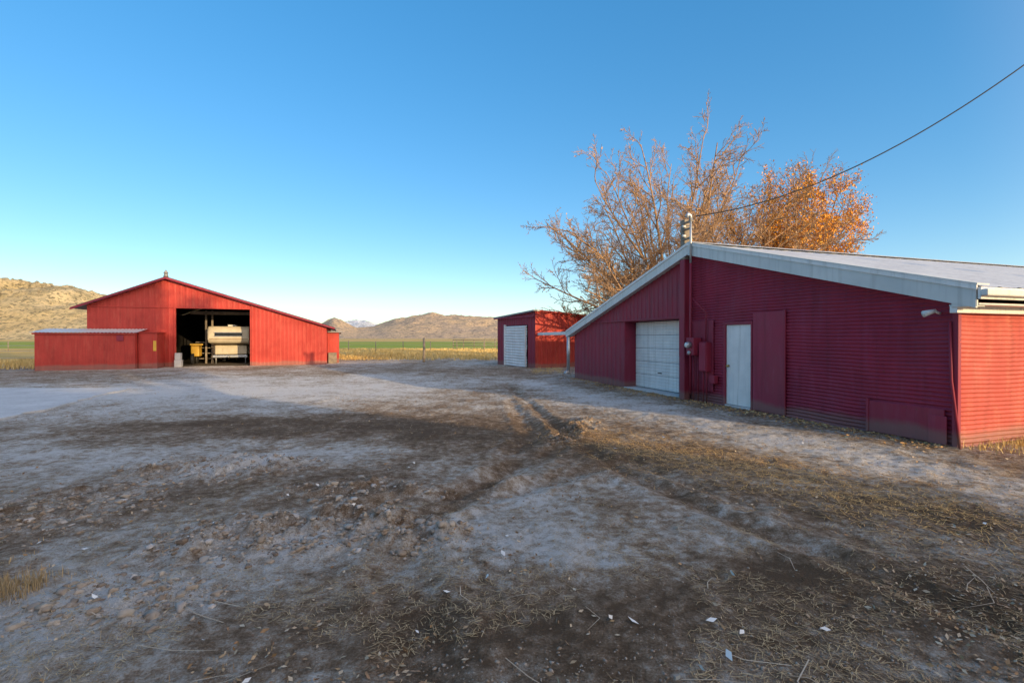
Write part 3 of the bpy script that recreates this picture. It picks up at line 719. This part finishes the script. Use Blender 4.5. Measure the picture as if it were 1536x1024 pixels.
def tufts(name,x,y,hmin,hmax,wd,mat,per=14,rad=.08):
    x=np.repeat(x,per)+rng.normal(0,rad,len(x)*per); y=np.repeat(y,per)+rng.normal(0,rad,len(y)*per)
    n=len(x); h=rng.uniform(hmin,hmax,n); a=rng.uniform(0,6.28,n); l=np.abs(rng.normal(0,.45,n))*h
    P=np.stack([x,y,height(x,y)],-1); s_=np.stack([np.cos(a+1.57),np.sin(a+1.57),0*a],-1)*wd
    mid=P+np.stack([np.cos(a)*l*.35,np.sin(a)*l*.35,h*.6],-1); tip=P+np.stack([np.cos(a)*l,np.sin(a)*l,h],-1)
    v=np.stack([P-s_,P+s_,mid+s_*.8,mid-s_*.8,tip+s_*.15,tip-s_*.15],1).reshape(-1,3); b_=np.arange(n)[:,None]*6
    return mknp(name,v,np.concatenate([b_+np.array([[0,1,2,3]]),b_+np.array([[3,2,4,5]])]),mat)
TG=litmat('dry_grass_blades',[(.7,.5,.18),(.55,.37,.11),(.8,.6,.26),(.42,.29,.09)])
y=rng.uniform(36,74,5200); x=rng.uniform(-.8,.35,5200)*y
tufts('dry_grass',x,y,.06,.25,.02,TG,9,.2)
x=np.r_[rng.uniform(-34,-24.5,500),rng.uniform(-40,-30,500)]; y=np.r_[rng.uniform(25.5,34,500),rng.uniform(22,34,500)]
tufts('fence_line_grass',x,y,.1,.35,.014,TG,9,.15)
x=np.r_[rng.uniform(1.1,2.6,60),rng.uniform(6.9,12,110)]; y=np.r_[rng.uniform(22.2,26.4,60),np.zeros(110)]
y[60:]=7.25+(x[60:]-6.68)*.324-.1-np.abs(rng.normal(0,.2,110))
tufts('wall_base_grass',x,y,.03,.14,.004,TG,12,.1)
p=gp(20,885); x=p[0]+rng.normal(0,.09,26); y=p[1]+rng.normal(0,.07,26)
tufts('dry_grass_tuft',x,y,.03,.09,.002,litmat('tuft_straw',[(.42,.3,.15),(.5,.37,.2),(.3,.2,.1)]),22,.03)
x,y=sample(500,2.0,12,1.2); k=~onbuild(x,y)&clumpy(x,y,.6,.56,3); x,y=x[k],y[k]
tufts('sparse_weeds',x,y,.01,.04,.0018,ST,8,.03)

# ------------------------------------------------------------ sky, sun, camera
sd=Vector((math.cos(SUNEL)*.7071,-math.cos(SUNEL)*.7071,math.sin(SUNEL)))
w=bpy.data.worlds.new('World'); scene.world=w; w.use_nodes=True; nt=w.node_tree
bg=nt.nodes['Background']; sk=nt.nodes.new('ShaderNodeTexSky'); sk.sky_type='NISHITA'; sk.sun_disc=False
sk.sun_elevation=SUNEL; sk.sun_rotation=math.radians(135); sk.altitude=1300; sk.air_density=1.0; sk.dust_density=.6; sk.ozone_density=2.0
ga=nt.nodes.new('ShaderNodeGamma'); ga.inputs[1].default_value=.6
hs=nt.nodes.new('ShaderNodeHueSaturation'); hs.inputs['Hue'].default_value=.505; hs.inputs['Saturation'].default_value=1.72; hs.inputs['Value'].default_value=3.0
nt.links.new(sk.outputs[0],ga.inputs[0]); nt.links.new(ga.outputs[0],hs.inputs['Color'])
# warm fill added to the sky around the sun, warming shaded ground
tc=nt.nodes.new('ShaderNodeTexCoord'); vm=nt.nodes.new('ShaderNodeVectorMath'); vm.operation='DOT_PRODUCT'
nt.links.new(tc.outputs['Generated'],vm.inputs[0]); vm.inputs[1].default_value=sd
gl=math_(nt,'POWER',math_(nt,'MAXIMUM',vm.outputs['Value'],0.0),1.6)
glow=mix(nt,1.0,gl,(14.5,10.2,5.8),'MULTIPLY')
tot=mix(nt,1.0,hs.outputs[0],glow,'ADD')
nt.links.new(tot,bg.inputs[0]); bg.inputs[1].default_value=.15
sl_=bpy.data.lights.new('sun','SUN'); sl_.energy=5; sl_.angle=math.radians(.5); sl_.color=(1,.72,.38)
so=bpy.data.objects.new('sun',sl_); scene.collection.objects.link(so); so.rotation_euler=sd.to_track_quat('Z','Y').to_euler()
cam=bpy.data.cameras.new('camera'); cam.lens=17; cam.sensor_width=36; cam.clip_end=20000; cam.clip_start=.05
c=bpy.data.objects.new('camera',cam); scene.collection.objects.link(c); c.location=(0,0,EYE); c.rotation_euler=(math.radians(90-.4),0,0)
scene.camera=c
